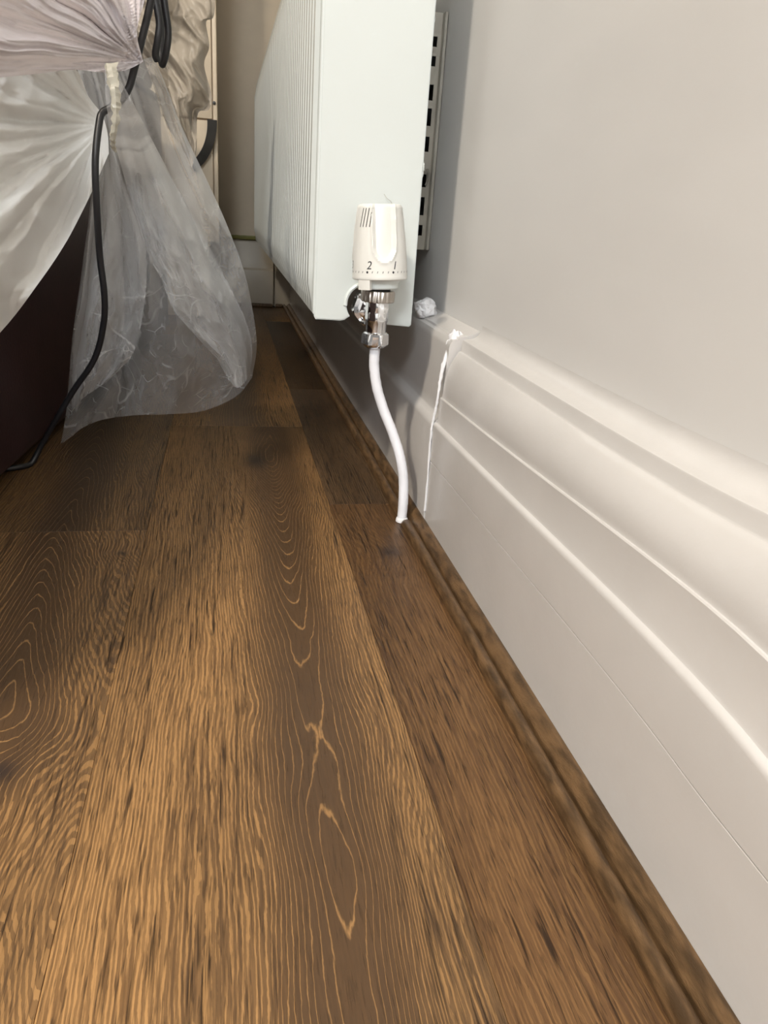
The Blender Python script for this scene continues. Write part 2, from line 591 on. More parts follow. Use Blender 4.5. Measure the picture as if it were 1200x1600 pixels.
obj('filler_lump', blob((0.2235, 0.858, 0.2092), 0.0114, (1.15, 1.2, 0.95), 0.32, 1.6, 3), M['filler'], bb_back)
obj('filler_lump', blob((0.2210, YJ + 0.012, 0.1937), 0.0068, (1.0, 1.0, 1.6), 0.3, 2.2, 9), M['filler'], bb_back)


def ridge_strip():
    bm = bmesh.new()
    rows = []
    for i in range(60):
        y = 0.727 + i * 0.0029
        n = noise.noise(Vector((y * 55, 1.7, 0)))
        n2 = noise.noise(Vector((y * 130, 7.7, 0)))
        row = []
        for j in range(7):
            a = j / 6
            fade = math.sin(math.pi * min(1, max(0, i / 59)))
            x = 0.2210 + 0.0225 * a
            z = 0.1965 + 0.0020 * math.sin(a * 3.1) + 0.007 * a ** 2 + (0.0012 * n + 0.0007 * n2) * (0.4 + a) * fade
            row.append(bm.verts.new((x - (0.0006 * n2 if j == 0 else 0), y, z)))
        rows.append(row)
    for a, b in zip(rows, rows[1:]):
        for j in range(6):
            bm.faces.new((a[j], a[j + 1], b[j + 1], b[j]))
    return bm


obj('filler_ledge', ridge_strip(), M['filler'], bb_back)


def bead_top(n=9):
    """outer roll of the bead, rising to the skirting"""
    return [(0.1934 + 0.0098 * i / (n - 1), 0.0056 + 0.0058 * math.sin(math.pi * 0.56 * i / (n - 1))) for i in range(n)]


def bead_profile(y):
    P = [(0.2032, 0.0), (0.1808, 0.0), (0.1806, 0.0026)]
    for i in range(11):
        a = math.pi * (1 - i / 10)
        P.append((0.1859 + 0.0052 * math.cos(a), 0.0030 + 0.0060 * math.sin(a)))
    P += [(0.1918, 0.0022), (0.1928, 0.0022), (0.1931, 0.0048)]
    return P + bead_top()


def notch_profile(y):
    return [(0.2032, 0.0), (0.1925, 0.0), (0.1925, 0.0022), (0.1928, 0.0022), (0.1931, 0.0048)] + bead_top()


PY = 0.730
t1 = struct('trim_1', loft(bead_profile, [-0.3 + 0.05 * i for i in range(20)] + [PY - 0.016, PY - 0.0115, PY - 0.009]), M['bead'])
# rounded sawn end by the pipe
for v in t1.data.vertices:
    if v.co.y > PY - 0.0125 and v.co.x < 0.192:
        v.co.z *= 0.82 if v.co.y < PY - 0.0092 else 0.35
struct('trim_2', loft(notch_profile, [PY - 0.0088, PY + 0.0098]), M['bead'])
struct('trim_3', loft(bead_profile, [PY + 0.01 + 0.06 * i for i in range(30)] + [2.505]), M['bead'])

# far wall skirting, in two lengths with a gap, and its floor bead
def far_skirt(x0, x1, yf):
    bm = bmesh.new()
    prof = [(2.5199, 0.0005), (yf, 0.0005), (yf, 0.108), (yf + 0.001, 0.1105), (yf + 0.005, 0.1135), (yf + 0.006, 0.116), (yf + 0.006, 0.19), (yf + 0.010, 0.197), (2.5199, 0.2)]
    a = [bm.verts.new((x0, y, z)) for y, z in prof]
    b = [bm.verts.new((x1, y, z)) for y, z in prof]
    for i in range(len(a)):
        j = (i + 1) % len(a)
        bm.faces.new((a[i], a[j], b[j], b[i]))
    bm.faces.new(a)
    bm.faces.new(b)
    return bm


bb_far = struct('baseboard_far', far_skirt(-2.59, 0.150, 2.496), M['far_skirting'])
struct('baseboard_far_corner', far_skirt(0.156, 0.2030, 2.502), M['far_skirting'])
bm = box((-1.5, 2.478, 0.0), (0.148, 2.4955, 0.010), 0.003, 3)
struct('trim_4', bm, M['bead'])
bm = box((0.158, 2.484, 0.0), (0.180, 2.5015, 0.010), 0.003, 3)
struct('trim_5', bm, M['bead'])

# ------------------------------------------------------------------ radiator
RY, RY2, RZ0, RZ1 = 0.800, 2.36, 0.200, 0.602
rad = thing('radiator', 'long white ribbed panel radiator hung on the right wall', 'radiator', (0.14, 1.58, RZ0))
# pressed front sheet with vertical flutes
bm = bmesh.new()
pitch = 0.026
cols = []
y = RY + 0.006
ylist = [RY + 0.0015, RY + 0.003, RY + 0.006]
while y < RY2 - 0.03:
    for f_, in ((0.10,), (0.2,), (0.3,), (0.42,), (0.5,), (0.58,), (0.7,), (0.8,), (0.9,), (1.0,)):
        ylist.append(y + pitch * f_)
    y += pitch
yend = y
ylist += [RY2 - 0.012, RY2 - 0.004, RY2]
zl = [RZ0 + 0.0005, RZ0 + 0.002, RZ0 + 0.006, RZ0 + 0.016, RZ0 + 0.034, RZ0 + 0.05, RZ1 - 0.05, RZ1 - 0.034, RZ1 - 0.016, RZ1 - 0.006, RZ1 - 0.002, RZ1]


def flute(y, z):
    ph = ((y - RY - 0.006) / pitch) % 1.0
    inside = RY + 0.006 < y < yend
    g = 0.0
    if inside:
        g = 0.0042 * (sm(0.10, 0.30, ph) - sm(0.70, 0.90, ph))
    g *= sm(RZ0 + 0.012, RZ0 + 0.036, z) * (1 - sm(RZ1 - 0.036, RZ1 - 0.012, z))
    edge = 0.006 * (1 - sm(RZ0, RZ0 + 0.007, z)) + 0.006 * sm(RZ1 - 0.007, RZ1, z)
    edge = max(edge, 0.004 * sm(RY2 - 0.012, RY2, y), 0.0025 * (1 - sm(RY, RY + 0.004, y)))
    return 0.0895 - g + edge


for yy in ylist:
    cols.append([bm.verts.new((flute(yy, z), yy, z)) for z in zl])
for a, b in zip(cols, cols[1:]):
    for i in range(len(zl) - 1):
        bm.faces.new((a[i], a[i + 1], b[i + 1], b[i]))
front = obj('front_panel', bm, M['radiator'], rad)
md = front.modifiers.new('thickness', 'SOLIDIFY')
md.thickness = 0.0015
md.offset = 0
obj('back_panel', box((0.178, RY + 0.016, RZ0 + 0.004), (0.193, RY2 - 0.004, RZ1 - 0.004), 0.004, 3), M['radiator'], rad)
obj('convector_fins', box((0.103, RY + 0.03, RZ0 + 0.03), (0.176, RY2 - 0.02, RZ1 - 0.03)), M['radiator'], rad, smooth=False)
# top grille with slots
gr = bmesh.new()
add_box(gr, (0.096, RY + 0.003, RZ1 - 0.004), (0.108, RY2 - 0.002, RZ1 + 0.001))
add_box(gr, (0.176, RY + 0.003, RZ1 - 0.004), (0.1925, RY2 - 0.002, RZ1 + 0.001))
for i in range(78):
    yy = RY + 0.005 + i * 0.02
    add_box(gr, (0.108, yy, RZ1 - 0.003), (0.176, yy + 0.009, RZ1 + 0.0005))
obj('top_grille', gr, M['radiator'], rad, smooth=False)
# end cover with the open cut-out for the valve tail
CX, CZ, CR = 0.1445, 0.2165, 0.0205
out = [(0.0905, RZ0 + 0.003), (0.0922, RZ0), (0.118, RZ0 - 0.0005), (0.1225, RZ0 + 0.0005)]
a0, a1 = math.radians(216), math.radians(-48)
for i in range(25):
    a = a0 + (a1 - a0) * i / 24
    out.append((CX + CR * math.cos(a), CZ + CR * math.sin(a)))
out += [(0.1625, RZ0 - 0.0025), (0.1925, RZ0 - 0.004), (0.1945, RZ0 - 0.002), (0.1945, RZ1 - 0.002), (0.1925, RZ1), (0.0922, RZ1), (0.0905, RZ1 - 0.003)]
bm = bmesh.new()
vs = [bm.verts.new((x, RY, z)) for x, z in out]
f = bm.faces.new(vs)
r_ = bmesh.ops.extrude_face_region(bm, geom=[f])
bmesh.ops.translate(bm, verts=[e for e in r_['geom'] if isinstance(e, bmesh.types.BMVert)], vec=(0, 0.014, 0))
es = [e for e in bm.edges if all(abs(v.co.y - RY) < 1e-6 for v in e.verts)]
bmesh.ops.bevel(bm, geom=es, offset=0.0011, segments=2, affect='EDGES')
bmesh.ops.triangulate(bm, faces=[f for f in bm.faces if len(f.verts) > 4])
end = obj('end_panel', bm, M['radiator'], rad)
rim = [(CX + (CR + 0.0016) * math.cos(a0 + (a1 - a0) * i / 16), RY - 0.0008, CZ + (CR + 0.0016) * math.sin(a0 + (a1 - a0) * i / 16)) for i in range(2, 13)]
obj('cutout_rim', tube(rim, 0.0021, 8, 3), M['radiator'], end)
# chips of paint on the back edge
for z, sz in ((0.352, 0.0026), (0.346, 0.0020), (0.478, 0.0016), (0.497, 0.0014)):
    obj('paint_drip', blob((0.1945, RY + 0.003, z), sz, (0.5, 1.2, 1.9), 0.4, 2, z * 100), M['radiator'], end)

# wall bracket behind it: slotted steel strip fixed to the plaster
br = thing('radiator_bracket', 'slotted steel wall bracket in the gap behind the radiator edge', 'bracket', (0.2430, 0.948, 0.268))
xs = [0.198, 0.2100, 0.2270, 0.2347, 0.2390]
zs = [0.268]
holes = []
for (zc, hh) in ((0.290, 0.006), (0.317, 0.010), (0.345, 0.007), (0.384, 0.008), (0.412, 0.009), (0.437, 0.008), (0.468, 0.005), (0.487, 0.005)):
    zs += [zc - hh, zc + hh]
    holes.append((zc - hh, zc + hh))
zs.append(0.515)
bm = bmesh.new()
grid = [[bm.verts.new((x, 0.948, z)) for x in xs] for z in zs]
for i in range(len(zs) - 1):
    for j in range(len(xs) - 1):
        hole = any(abs(zs[i] - h[0]) < 1e-6 for h in holes) and j == 2
        if not hole:
            bm.faces.new((grid[i][j], grid[i][j + 1], grid[i + 1][j + 1], grid[i + 1][j]))
plate = obj('slotted_plate', bm, M['steel'], br, smooth=False)
md = plate.modifiers.new('thickness', 'SOLIDIFY')
md.thickness = 0.0015
obj('wall_flange', box((0.2390, 0.938, 0.268), (0.2433, 0.9492, 0.515), 0.0008, 1), M['steel'], br)
obj('hook', tube([(0.2330, 0.944, 0.352), (0.2345, 0.943, 0.357), (0.2365, 0.944, 0.350), (0.2340, 0.945, 0.340)], 0.0012, 8, 5), M['steel'], br)
obj('back_rail', box((0.1965, 0.978, 0.27), (0.2430, 0.982, 0.51)), M['dark'], br, smooth=False)

# ------------------------------------------------------------------ thermostatic valve
VX, VY, VZ = 0.1480, 0.757, 0.1815
valve = thing('radiator_valve', 'white thermostatic valve with numbered head on the chrome fitting', 'valve', (VX, VY, VZ))
HZ = 0.2475
HH = 0.0675
lean = Matrix.Translation((VX + 0.0008, VY, HZ)) @ Matrix.Rotation(math.radians(-3.2), 4, 'Y') @ Matrix.Rotation(math.radians(-2.0), 4, 'X')
front_a = math.radians(-90)       # towards the camera, a little right


def head_r(z):
    t = z / HH
    return 0.0268 - 0.0012 * t - 0.0052 * t * t


def scoop(a, r, z):
    for q in range(3):
        da = (a - front_a - q * 2 * math.pi / 3 + math.pi) % (2 * math.pi) - math.pi
        s = da * r                                     # arc length from the scoop's middle
        half = 0.0112
        zc = 0.0305
        if z >= zc:
            d = abs(s) / half
        else:
            d = math.hypot(s / half, (zc - z) / 0.0145)
        if d < 1.25:
            dent = 0.0038 * (1 - sm(0.80, 1.0, d))
            lip = 0.0009 * sm(0.86, 1.03, d) * (1 - sm(1.03, 1.22, d))
            return r - dent + lip
    return r


prof = [(0.0135, -0.0008), (0.0255, -0.0008), (0.0266, 0.0), (0.0270, 0.0012)]
for i in range(1, 37):
    z = 0.0012 + (HH - 0.0035) * i / 36
    prof.append((head_r(z), z))
prof += [(head_r(HH) - 0.0006, HH - 0.0012), (head_r(HH) - 0.002, HH - 0.0002), (0.0165, HH), (0.015, HH - 0.001), (0.001, HH - 0.001)]
head = obj('valve_head', xform(lathe(prof, 144, scoop), lean), M['plastic'], valve)


def on_head(a, z, lift):
    r = scoop(a % (2 * math.pi), head_r(z), z) + lift
    return lean @ Vector((r * math.cos(a), r * math.sin(a), z))


def strip_on_head(a0, z0, a1, z1, wid, lift=0.00012, bm=None, n=4):
    bm = bm or bmesh.new()
    L = []
    R_ = []
    for i in range(n + 1):
        t = i / n
        a, z = a0 + (a1 - a0) * t, z0 + (z1 - z0) * t
        da = wid / 2 / head_r(z)
        L.append(bm.verts.new(on_head(a - da, z, lift)))
        R_.append(bm.verts.new(on_head(a + da, z, lift)))
    for i in range(n):
        bm.faces.new((L[i], R_[i], R_[i + 1], L[i + 1]))
    return bm


# scale: dots at 2 and 1, a tick every fifth of the way, running round the skirt
A1 = math.radians(-72)
A2 = math.radians(-127)
step = (A1 - A2) / 5
bm = bmesh.new()
for i in range(-7, 11):
    a = A1 - step * i if i >= 0 else A1 - step * i
    if i % 5 == 0:
        c = on_head(a, 0.0068, 0.00015)
        vs = []
        for q in range(12):
            b_ = 2 * math.pi * q / 12
            vs.append(bm.verts.new(on_head(a + 0.00105 * math.cos(b_) / 0.0266, 0.0068 + 0.00115 * math.sin(b_), 0.00015)))
        bm.faces.new(vs)
    else:
        strip_on_head(a - 0.010, 0.0060, a + 0.010, 0.0078, 0.00055, bm=bm)
obj('scale_marks', bm, M['ink'], head, smooth=False)


def digit(ch, ang, size):
    cu = bpy.data.curves.new('digit', 'FONT')
    cu.body = ch
    cu.size = size
    cu.align_x = 'CENTER'
    cu.shear = 0.2
    to = bpy.data.objects.new('digit_source', cu)
    COL.objects.link(to)
    dg = bpy.context.evaluated_depsgraph_get()
    me = bpy.data.meshes.new_from_object(to.evaluated_get(dg))
    bpy.data.objects.remove(to)
    bpy.data.curves.remove(cu)
    for v in me.vertices:
        v.co = on_head(ang + v.co.x / 0.0262, 0.0096 + v.co.y, 0.00018)
    o = obj('dial_number', me, M['ink'], head, smooth=False)
    o['label'] = 'printed number ' + ch
    return o


digit('1', A1 + 0.05, 0.0105)
digit('2', A2 + 0.06, 0.0105)
digit('3', A2 - (A1 - A2) + 0.03, 0.0105)
for i in range(4):
    a = math.radians(-152 + 9 * i)
    o = obj('vent_slot', strip_on_head(a, 0.047, a + 0.10, 0.0635, 0.0009, 0.0001), M['strap'], head, smooth=False)
# collar under the head, with the reading tab at its left
obj('collar', xform(lathe([(0.012, -0.0095), (0.0172, -0.0095), (0.0182, -0.0085), (0.0186, -0.004), (0.0205, -0.0012), (0.012, -0.0008)], 48), lean), M['plastic_grey'], valve)
tabm = bmesh.new()
tabv = []
for (r, z0) in ((0.0262, 0.0005), (0.0262, -0.0095), (0.0205, -0.0095), (0.0205, 0.0005)):
    tabv.append([tabm.verts.new(lean @ Vector((r * math.cos(math.radians(-90 - 62 + 5 * i)), r * math.sin(math.radians(-90 - 62 + 5 * i)), z0))) for i in range(7)])
for q in range(4):
    for i in range(6):
        tabm.faces.new((tabv[q][i], tabv[q][i + 1], tabv[(q + 1) % 4][i + 1], tabv[(q + 1) % 4][i]))
tabm.faces.new([tabv[q][0] for q in range(4)])
tabm.faces.new([tabv[q][6] for q in range(4)])
obj('reading_tab', tabm, M['plastic'], valve)
V0 = Matrix.Translation((VX, VY, 0))


def knurl(a, r, z):
    return r - 0.0007 * (1 if (a / (2 * math.pi) * 20) % 1 < 0.22 else 0)


obj('ring_nut', xform(lathe([(0.011, 0.2255), (0.0160, 0.2255), (0.0167, 0.2262), (0.0167, 0.2352), (0.0160, 0.2362), (0.011, 0.2362)], 100, knurl), V0), M['nickel'], valve)
obj('neck', xform(lathe([(0.012, 0.2360), (0.012, 0.2392), (0.004, 0.2392)], 32), V0), M['dark'], valve)


def hexr(flat):
    def fn(a, r, z):
        b_ = (a + math.radians(12)) % (math.pi / 3) - math.pi / 6
        return min(r, flat / math.cos(b_))
    return fn


def octr(flat, off=8):
    def fn(a, r, z):
        b_ = (a + math.radians(off)) % (math.pi / 4) - math.pi / 8
        return min(r, flat / math.cos(b_))
    return fn


body = [(0.009, 0.1955), (0.0100, 0.1955), (0.0103, 0.1975), (0.0105, 0.2055), (0.0112, 0.2065), (0.0115, 0.2085), (0.0115, 0.2135), (0.0111, 0.2145), (0.0111, 0.2165), (0.0115, 0.2175), (0.0117, 0.2245), (0.0112, 0.2257), (0.009, 0.2257)]
obj('valve_body', xform(lathe(body, 96, octr(0.0109)), V0), M['chrome'], valve)
obj('compression_nut', xform(lathe([(0.006, 0.1800), (0.0080, 0.1800), (0.0108, 0.1818), (0.0138, 0.1840), (0.0138, 0.1925), (0.0128, 0.1945), (0.0108, 0.1958), (0.006, 0.1958)], 96, hexr(0.0121)), V0), M['chrome'], valve)
TZ = 0.2145
tail = Matrix.Translation((VX - 0.0015, VY, TZ)) @ Matrix.Rotation(math.radians(-90), 4, 'X')
obj('tail_nut', xform(lathe([(0.007, 0.0135), (0.0105, 0.0135), (0.0142, 0.0152), (0.0142, 0.0262), (0.0128, 0.0280), (0.0095, 0.0285)], 96, hexr(0.0124)), tail), M['chrome'], valve)
obj('valve_tail', xform(lathe([(0.0085, 0.004), (0.0085, 0.0140), (0.006, 0.0140)], 32), tail), M['chrome'], valve)
obj('reducer_nut', xform(lathe([(0.006, 0.0290), (0.0168, 0.0302), (0.0184, 0.0318), (0.0184, 0.0450), (0.0165, 0.0460), (0.006, 0.0460)], 96, hexr(0.0162)), tail), M['chrome'], valve)

# painted pipe down through the floor
pp = [(VX, VY, 0.1812), (VX + 0.0002, VY, 0.172), (VX + 0.0008, VY, 0.160), (0.1525, 0.755, 0.140), (0.1605, 0.751, 0.117), (0.1705, 0.745, 0.094), (0.1782, 0.739, 0.072), (0.1828, 0.735, 0.050), (0.1842, 0.732, 0.025), (0.1840, 0.7305, 0.0008)]
pipe = thing('pipe', 'thin white painted pipe bending from the chrome fitting to the floor', 'pipe', (0.184, 0.7305, 0.0))
obj('pipe_length', tube(pp, 0.0052, 20, 10, wob=0.06), M['pipe'], pipe)
obj('paint_ring', xform(lathe([(0.0052, 0.0), (0.0066, 0.0001), (0.0066, 0.0022), (0.0060, 0.0040), (0.0052, 0.0048)], 24), Matrix.Translation((0.1840, 0.7305, 0.0003))), M['filler'], pipe)
hair = [at_y(600, 303, 0.797), at_y(605, 310, 0.796), at_y(611, 315, 0.796), at_y(613, 322, 0.797)]
tag(obj('fibre', tube(hair, 0.00022, 5, 6), M['steel']), 'short loose hair stuck on the radiator end above the valve head', 'hair')

# ------------------------------------------------------------------ bed base on the left
BEDX = -0.245
bed = thing('bed_base', 'dark burgundy leather bed base on the left under plastic sheets', 'bed', (-0.8, 1.35, 0))


def bed_bm(lo, hi, bev):
    b_ = box(lo, hi, bev, 4)
    bmesh.ops.rotate(b_, verts=b_.verts, cent=(BEDX, 0.78, 0), matrix=Matrix.Rotation(math.radians(-5.5), 3, 'Z'))
    return b_


obj('side_panel', bed_bm((BEDX - 0.9, 0.30, 0.010), (BEDX, 1.95, 0.50), 0.012), M['bed'], bed)
for fx in (-0.85, -0.12):
    for fy in (0.40, 1.85):
        obj('foot', bed_bm((BEDX + fx, fy, 0.0), (BEDX + fx + 0.05, fy + 0.05, 0.011), 0.001), M['dark'], bed)
obj('piping', bed_bm((BEDX - 0.904, 0.295, 0.500), (BEDX + 0.003, 1.955, 0.507), 0.003), M['bed'], bed)
obj('mattress_top', bed_bm((BEDX - 0.9, 0.305, 0.507), (BEDX - 0.01, 1.95, 0.62), 0.03), M['bed'], bed)


# ------------------------------------------------------------------ plastic sheets
def poly_at(pl, t):
    L = [0]
    for a, b in zip(pl, pl[1:]):
        L.append(L[-1] + math.hypot(b[0] - a[0], b[1] - a[1]))
    d = t * L[-1]
    for i in range(len(pl) - 1):
        if d <= L[i + 1] or i == len(pl) - 2:
            k = (d - L[i]) / max(1e-9, L[i + 1] - L[i])
            return (pl[i][0] + (pl[i + 1][0] - pl[i][0]) * k, pl[i][1] + (pl[i + 1][1] - pl[i][1]) * k)


def sheet(top, bottom, left, right, depth, ns, nt_):
    """cloth patch filling four border curves; depth(s,t,px,py) is its distance into the room"""
    bm = bmesh.new()
    def at(pl):
        return [Vector((p[0], p[1], 0)) for p in pl]
    T, B, L, R_ = [[(p.x, p.y) for p in catmull(at(pl), 6)] for pl in (top, bottom, left, right)]
    c00, c10, c01, c11 = T[0], T[-1], B[0], B[-1]
    rows = []
    for j in range(nt_ + 1):
        t = j / nt_
        row = []
        for i in range(ns + 1):
            s = i / ns
            a, b, c, d = poly_at(T, s), poly_at(B, s), poly_at(L, t), poly_at(R_, t)
            q = []
            for k in (0, 1):
                q.append((1 - t) * a[k] + t * b[k] + (1 - s) * c[k] + s * d[k]
                         - ((1 - s) * (1 - t) * c00[k] + s * (1 - t) * c10[k] + (1 - s) * t * c01[k] + s * t * c11[k]))
            Y = depth(s, t, q[0], q[1])
            p = at_y(q[0], q[1], Y)
            lim = BEDX + 0.004 + (p.y - 0.78) * 0.0963
            if p.x < lim:
                p = at_y(q[0], q[1], max(0.3, p.y * 0.92))
            if p.z < 0.002:
                p.z = 0.002
            row.append(bm.verts.new(p))
        rows.append(row)
    for a, b in zip(rows, rows[1:]):
        for i in range(ns):
            bm.faces.new((a[i], a[i + 1], b[i + 1], b[i]))
    return bm


def fold(x, sharp=1.0):
    """rounded ridges with tight valleys"""
    return abs(math.sin(x)) ** sharp


def crumple(s, t, f, seed=0):
    p = Vector((s * f, t * f, seed))
    a = abs(noise.noise(p)) + 0.5 * abs(noise.noise(p * 2.1 + Vector((3, 1, 0)))) + 0.25 * abs(noise.noise(p * 4.3))
    return a


def ridged(p, octaves=3):
    """sharp creases: folded noise"""
    v, amp = 0.0, 1.0
    for o in range(octaves):
        v += amp * (1 - 2.2 * abs(noise.noise(p)))
        p = p * 2.03 + Vector((3.1, 1.7, 0.4))
        amp *= 0.45
    return v


def flap_depth(s, t, px, py):
    base = 0.925 + 0.075 * t + 0.07 * s * t
    warp = s + 0.07 * noise.noise(Vector((s * 2.6, t * 1.8, 4)))
    grow = sm(0.0, 0.5, t)
    f1 = (0.5 * math.sin(warp * 15.0 + 0.5) + 0.22 * math.sin(warp * 31 + 2 * t)) * (0.008 + 0.036 * grow) * (1 - 0.5 * sm(0.65, 1.0, t))
    f2 = math.sin(warp * 34.0 + t * 2.2 + noise.noise(Vector((s * 5, t * 4, 9))) * 2.0) * (0.002 + 0.005 * grow) * (1 - 0.7 * sm(0.4, 0.8, t))
    diag = Vector((s * 3.4 - t * 1.6, t * 3.0 + s * 0.8, 2))
    c = ridged(diag, 4) * 0.015 * sm(0.25, 0.7, t) + 0.010 * sm(0.3, 0.6, t) * noise.noise(Vector((s * 5, t * 6, 7)))
    hem = 0.03 * sm(0.86, 1.0, t) * sm(0.4, 0.8, s)
    return base - f1 - f2 - c + hem


flap = sheet(
    top=[(120, 104), (160, 102), (205, 97), (240, 88)],
    bottom=[(95, 694), (112, 682), (130, 668), (160, 656), (210, 649), (300, 645), (340, 634), (372, 617), (394, 590)],
    left=[(120, 104), (138, 190), (143, 290), (128, 420), (114, 520), (108, 590), (104, 640), (95, 694)],
    right=[(240, 88), (262, 140), (285, 200), (325, 285), (352, 345), (377, 410), (388, 450), (398, 505), (401, 545), (394, 590)],
    depth=flap_depth, ns=170, nt_=190)
flap_o = tag(obj('plastic_sheet', flap, M['film_flap'], sharp=0), 'see-through plastic sheet hanging in folds down to the floor', 'plastic sheet')


def lobe_depth(ph, top_y):
    def fn(s, t, px, py):
        base = top_y + (0.10 - (top_y - 0.845)) * sm(0.10, 0.36, t) + 0.025 * t + 0.05 * t * sm(150, 400, px)
        w_ = s + 0.08 * noise.noise(Vector((s * 2, t * 2.5, ph)))
        f = math.sin(w_ * 9.0 + ph) * 0.012 * sm(0.02, 0.5, t)
        c = ridged(Vector((s * 2.2 - t * 1.8, t * 4.0 + s, ph)), 4) * 0.010 * sm(0.3, 0.7, t)
        curl = 0.022 * (sm(0.0, 0.18, s) * sm(0.0, 0.18, 1 - s)) * sm(0.1, 0.5, t)
        return base - f - c - curl
    return fn


lobe = sheet(
    top=[(164, 108), (170, 107), (177, 110)],
    bottom=[(357, 594), (372, 606), (391, 588)],
    left=[(164, 108), (165, 150), (172, 195), (198, 290), (231, 395), (252, 436), (272, 485), (313, 533), (340, 563), (357, 594)],
    right=[(177, 110), (200, 146), (228, 200), (262, 265), (300, 335), (345, 420), (380, 490), (394, 540), (391, 588)],
    depth=lobe_depth(2.0, 0.770), ns=70, nt_=150)
obj('folded_layer', lobe, M['film_flap'], flap_o, sharp=0)
lobe = sheet(
    top=[(146, 200), (155, 196), (168, 200)],
    bottom=[(114, 640), (130, 622), (168, 596)],
    left=[(146, 200), (144, 300), (133, 420), (121, 520), (114, 590), (114, 640)],
    right=[(168, 200), (195, 290), (222, 360), (229, 410), (226, 472), (208, 552), (168, 596)],
    depth=lobe_depth(5.0, 0.925), ns=60, nt_=120)
obj('folded_layer', lobe, M['film_flap'], flap_o, sharp=0)


def swag_depth(s, t, px, py):
    base = 0.74 + 0.16 * sm(-100, 175, px)
    dx, dy = 162 - px, py - 195
    ang = math.atan2(dy, max(dx, 1))
    r = math.hypot(dx, dy) / 200
    a2 = ang + 0.10 * noise.noise(Vector((r * 2.5, ang * 2, 1)))
    f1 = fold(a2 * 5.5 + 0.3, 0.8) * 0.024 * sm(0.05, 0.7, r)
    f2 = fold(a2 * 13 + 1.0, 0.8) * 0.008 * sm(0.05, 0.5, r)
    c = ridged(Vector((ang * 2.2, r * 1.6, 8)), 3) * 0.012 * sm(0.1, 0.6, r)
    return base - f1 - f2 - c + 0.02


swag = sheet(
    top=[(-120, 112), (0, 112), (80, 106), (118, 108), (138, 150), (160, 178)],
    bottom=[(-120, 640), (0, 520), (60, 443), (100, 384), (128, 332), (148, 290), (170, 240)],
    left=[(-120, 112), (-120, 300), (-120, 640)],
    right=[(160, 178), (168, 208), (170, 240)],
    depth=swag_depth, ns=120, nt_=120)
tag(obj('plastic_sheet', swag, M['film_white'], sharp=0), 'milky white plastic dust sheet drawn in a swag across the burgundy bed side', 'plastic sheet')


def lilac_depth(s, t, px, py):
    base = 0.685 + 0.15 * sm(-100, 230, px)
    dx, dy = 222 - px, 96 - py
    ang = math.atan2(dy, max(dx, 1))
    r = math.hypot(dx, dy) / 200
    a2 = ang + 0.06 * noise.noise(Vector((r * 3, ang * 3, 5)))
    f1 = fold(a2 * 9 + 0.4, 0.8) * 0.012 * sm(0.02, 0.6, r)
    f2 = fold(a2 * 24, 0.8) * 0.006 * sm(0.02, 0.4, r)
    f3 = fold(a2 * 61 + r * 2, 0.8) * 0.0022
    c = ridged(Vector((ang * 5, r * 1.5, 3)), 3) * 0.004
    return base - f1 - f2 - f3 - c + 0.012 * sm(0.7, 1, t)


lil = sheet(
    top=[(-120, -60), (60, -60), (150, -60), (236, -60)],
    bottom=[(-120, 132), (0, 121), (60, 115), (115, 109), (160, 113), (195, 110), (224, 97)],
    left=[(-120, -60), (-120, 40), (-120, 132)],
    right=[(236, -60), (226, 0), (214, 50), (224, 97)],
    depth=lilac_depth, ns=170, nt_=110)
tag(obj('plastic_sheet', lil, M['film_lilac'], sharp=0), 'lilac tinted plastic wrap stretched in fine wrinkles at the top left', 'plastic sheet')


def grey_depth(s, t, px, py):
    base = 1.30 + 0.05 * t
    c = ridged(Vector((s * 2.6 - t * 2.5, t * 4.2, 11)), 3) * 0.014
    f1 = fold(s * 5 + t * 2.4, 0.8) * 0.025
    return base - c - f1


gry = sheet(
    top=[(205, -60), (270, -60), (338, -60)],
    bottom=[(262, 200), (280, 225), (300, 262)],
    left=[(205, -60), (216, 60), (238, 130), (262, 200)],
    right=[(338, -60), (335, 22), (322, 34), (327, 72), (319, 102), (331, 150), (326, 172), (309, 178), (307, 232), (300, 262)],
    depth=grey_depth, ns=60, nt_=110)
tag(obj('plastic_sheet', gry, M['film_grey'], sharp=0), 'crinkled taupe plastic sheet hanging in front of the cream cabinet', 'plastic sheet')

# small twisted tail of the white sheet at the knot
knot = [at_y(173, 103, 0.760), at_y(178, 130, 0.752), at_y(181, 165, 0.748), at_y(180, 195, 0.750), at_y(176, 222, 0.760), at_y(180, 236, 0.768)]
tag(obj('plastic_twist', tube(knot, lambda t: 0.0052 * (1 - 0.75 * t), 7, 8, wob=0.8), M['film_cream']), 'cream twisted plastic tail hanging beside the black cable', 'plastic strip')

# ------------------------------------------------------------------ cables
def cable(pts, rad, tail_pts=()):
    return tube([at_y(x, y, Y) for x, y, Y in pts] + [Vector(p) for p in tail_pts], rad, 12, 10)


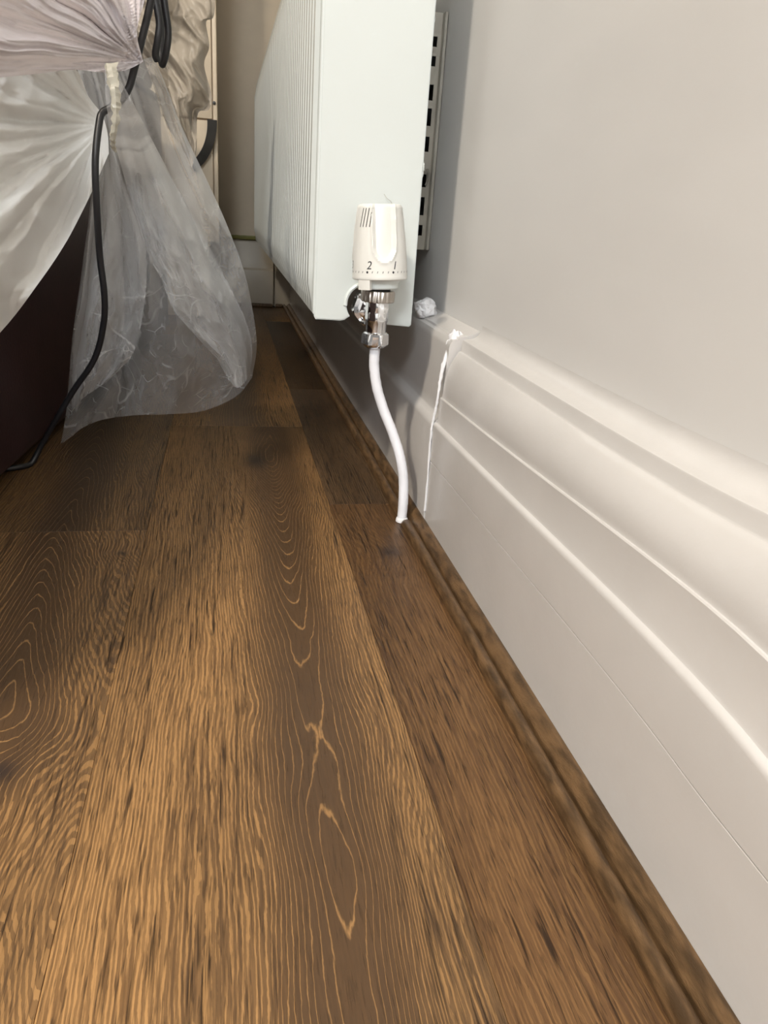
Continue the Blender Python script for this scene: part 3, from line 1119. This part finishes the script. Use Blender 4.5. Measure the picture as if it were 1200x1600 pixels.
tag(obj('cable', cable([(240, -40, 0.845), (236, 0, 0.845), (222, 60, 0.845), (208, 115, 0.850), (201, 138, 0.852), (188, 158, 0.853), (170, 170, 0.852), (160, 176, 0.850), (155, 192, 0.846), (149, 250, 0.838), (151, 320, 0.842),
                        (156, 400, 0.858), (163, 460, 0.868), (162, 505, 0.878), (148, 560, 0.892), (115, 610, 0.905), (85, 660, 0.915), (64, 697, 0.921)], 0.0034, ((-0.2270, 0.915, 0.0040), (-0.2370, 0.901, 0.0038), (-0.262, 0.890, 0.0038))), M['cable']),
    'black cable running down over the plastic to the floor beside the burgundy bed', 'cable')
tag(obj('cable', cable([(236, -40, 0.90), (243, 0, 0.90), (249, 35, 0.90), (247, 60, 0.90), (243, 84, 0.902), (246, 95, 0.905)], 0.0036), M['cable']),
    'middle black cable behind the long one at the top, ending in the plastic', 'cable')
tag(obj('cable', cable([(252, -40, 0.92), (258, 10, 0.92), (263, 50, 0.92), (260, 80, 0.92), (254, 101, 0.925), (251, 84, 0.935), (252, 40, 0.945), (245, -40, 0.95)], 0.0034), M['cable']),
    'black cable hanging in a narrow loop at the top, rightmost of the cables', 'cable')

# ------------------------------------------------------------------ cream cabinet and strap at the back
cab = thing('cabinet', 'cream painted cabinet at the back left behind the plastic', 'cabinet', (-0.25, 2.3, 0))
CY = 2.2
obj('carcass', box((-0.60, CY + 0.012, 0.20), (-0.024, 2.48, 1.2)), M['cream'], cab, smooth=False)
obj('edge_strip', box((-0.0235, CY + 0.002, 0.20), (-0.013, 2.48, 1.2), 0.002, 2), M['cream'], cab)
obj('upper_panel', box((-0.60, CY, 0.495), (-0.026, CY + 0.0115, 1.2), 0.002, 2), M['cream'], cab)
obj('lower_panel', box((-0.60, CY, 0.20), (-0.026, CY + 0.0115, 0.491), 0.002, 2), M['cream'], cab)
obj('plinth', box((-0.58, CY + 0.03, 0.0), (-0.04, 2.47, 0.2)), M['cream'], cab, smooth=False)
obj('screw', xform(lathe([(0.0005, 0), (0.004, 0), (0.004, 0.003), (0.0005, 0.0035)], 12), Matrix.Translation((-0.0205, CY + 0.0015, 0.532)) @ Matrix.Rotation(math.radians(90), 4, 'X')), M['strap'], cab)
bm = bmesh.new()
prev = None
for i in range(17):
    t = i / 16
    a = math.radians(0 - 62 * t)
    cx_, cz_ = -0.125, 0.492
    ro, ri = 0.111, 0.087 + 0.006 * t
    ring = []
    for (rr, yy) in ((ro, CY - 0.0005), (ro, CY - 0.018), (ri, CY - 0.022), (ri, CY - 0.0005)):
        ring.append(bm.verts.new((cx_ + rr * math.cos(a), yy, cz_ + rr * 1.25 * math.sin(a))))
    if prev:
        for k in range(4):
            bm.faces.new((prev[k], prev[(k + 1) % 4], ring[(k + 1) % 4], ring[k]))
    else:
        bm.faces.new(ring)
    prev = ring
bm.faces.new(prev)
tag(obj('strap', bm, M['strap']), 'dark curved strap against the cream cabinet panel', 'strap')
# remains of green masking tape along the far skirting
bm = bmesh.new()
rows = []
for i in range(15):
    x = 0.015 + i * 0.0068
    w_ = 0.0015 * noise.noise(Vector((x * 90, 0, 0)))
    rows.append([bm.verts.new((x, 2.4950 + w_, 0.1985 + w_)), bm.verts.new((x, 2.5065, 0.2015)), bm.verts.new((x, 2.5192, 0.2042 + w_ * 0.5)), bm.verts.new((x, 2.5196, 0.2085 + w_))])
for a, b in zip(rows, rows[1:]):
    for j in range(3):
        bm.faces.new((a[j], a[j + 1], b[j + 1], b[j]))
tag(obj('masking_tape', bm, M['tape']), 'strip of green masking tape along the top of the far skirting', 'tape')
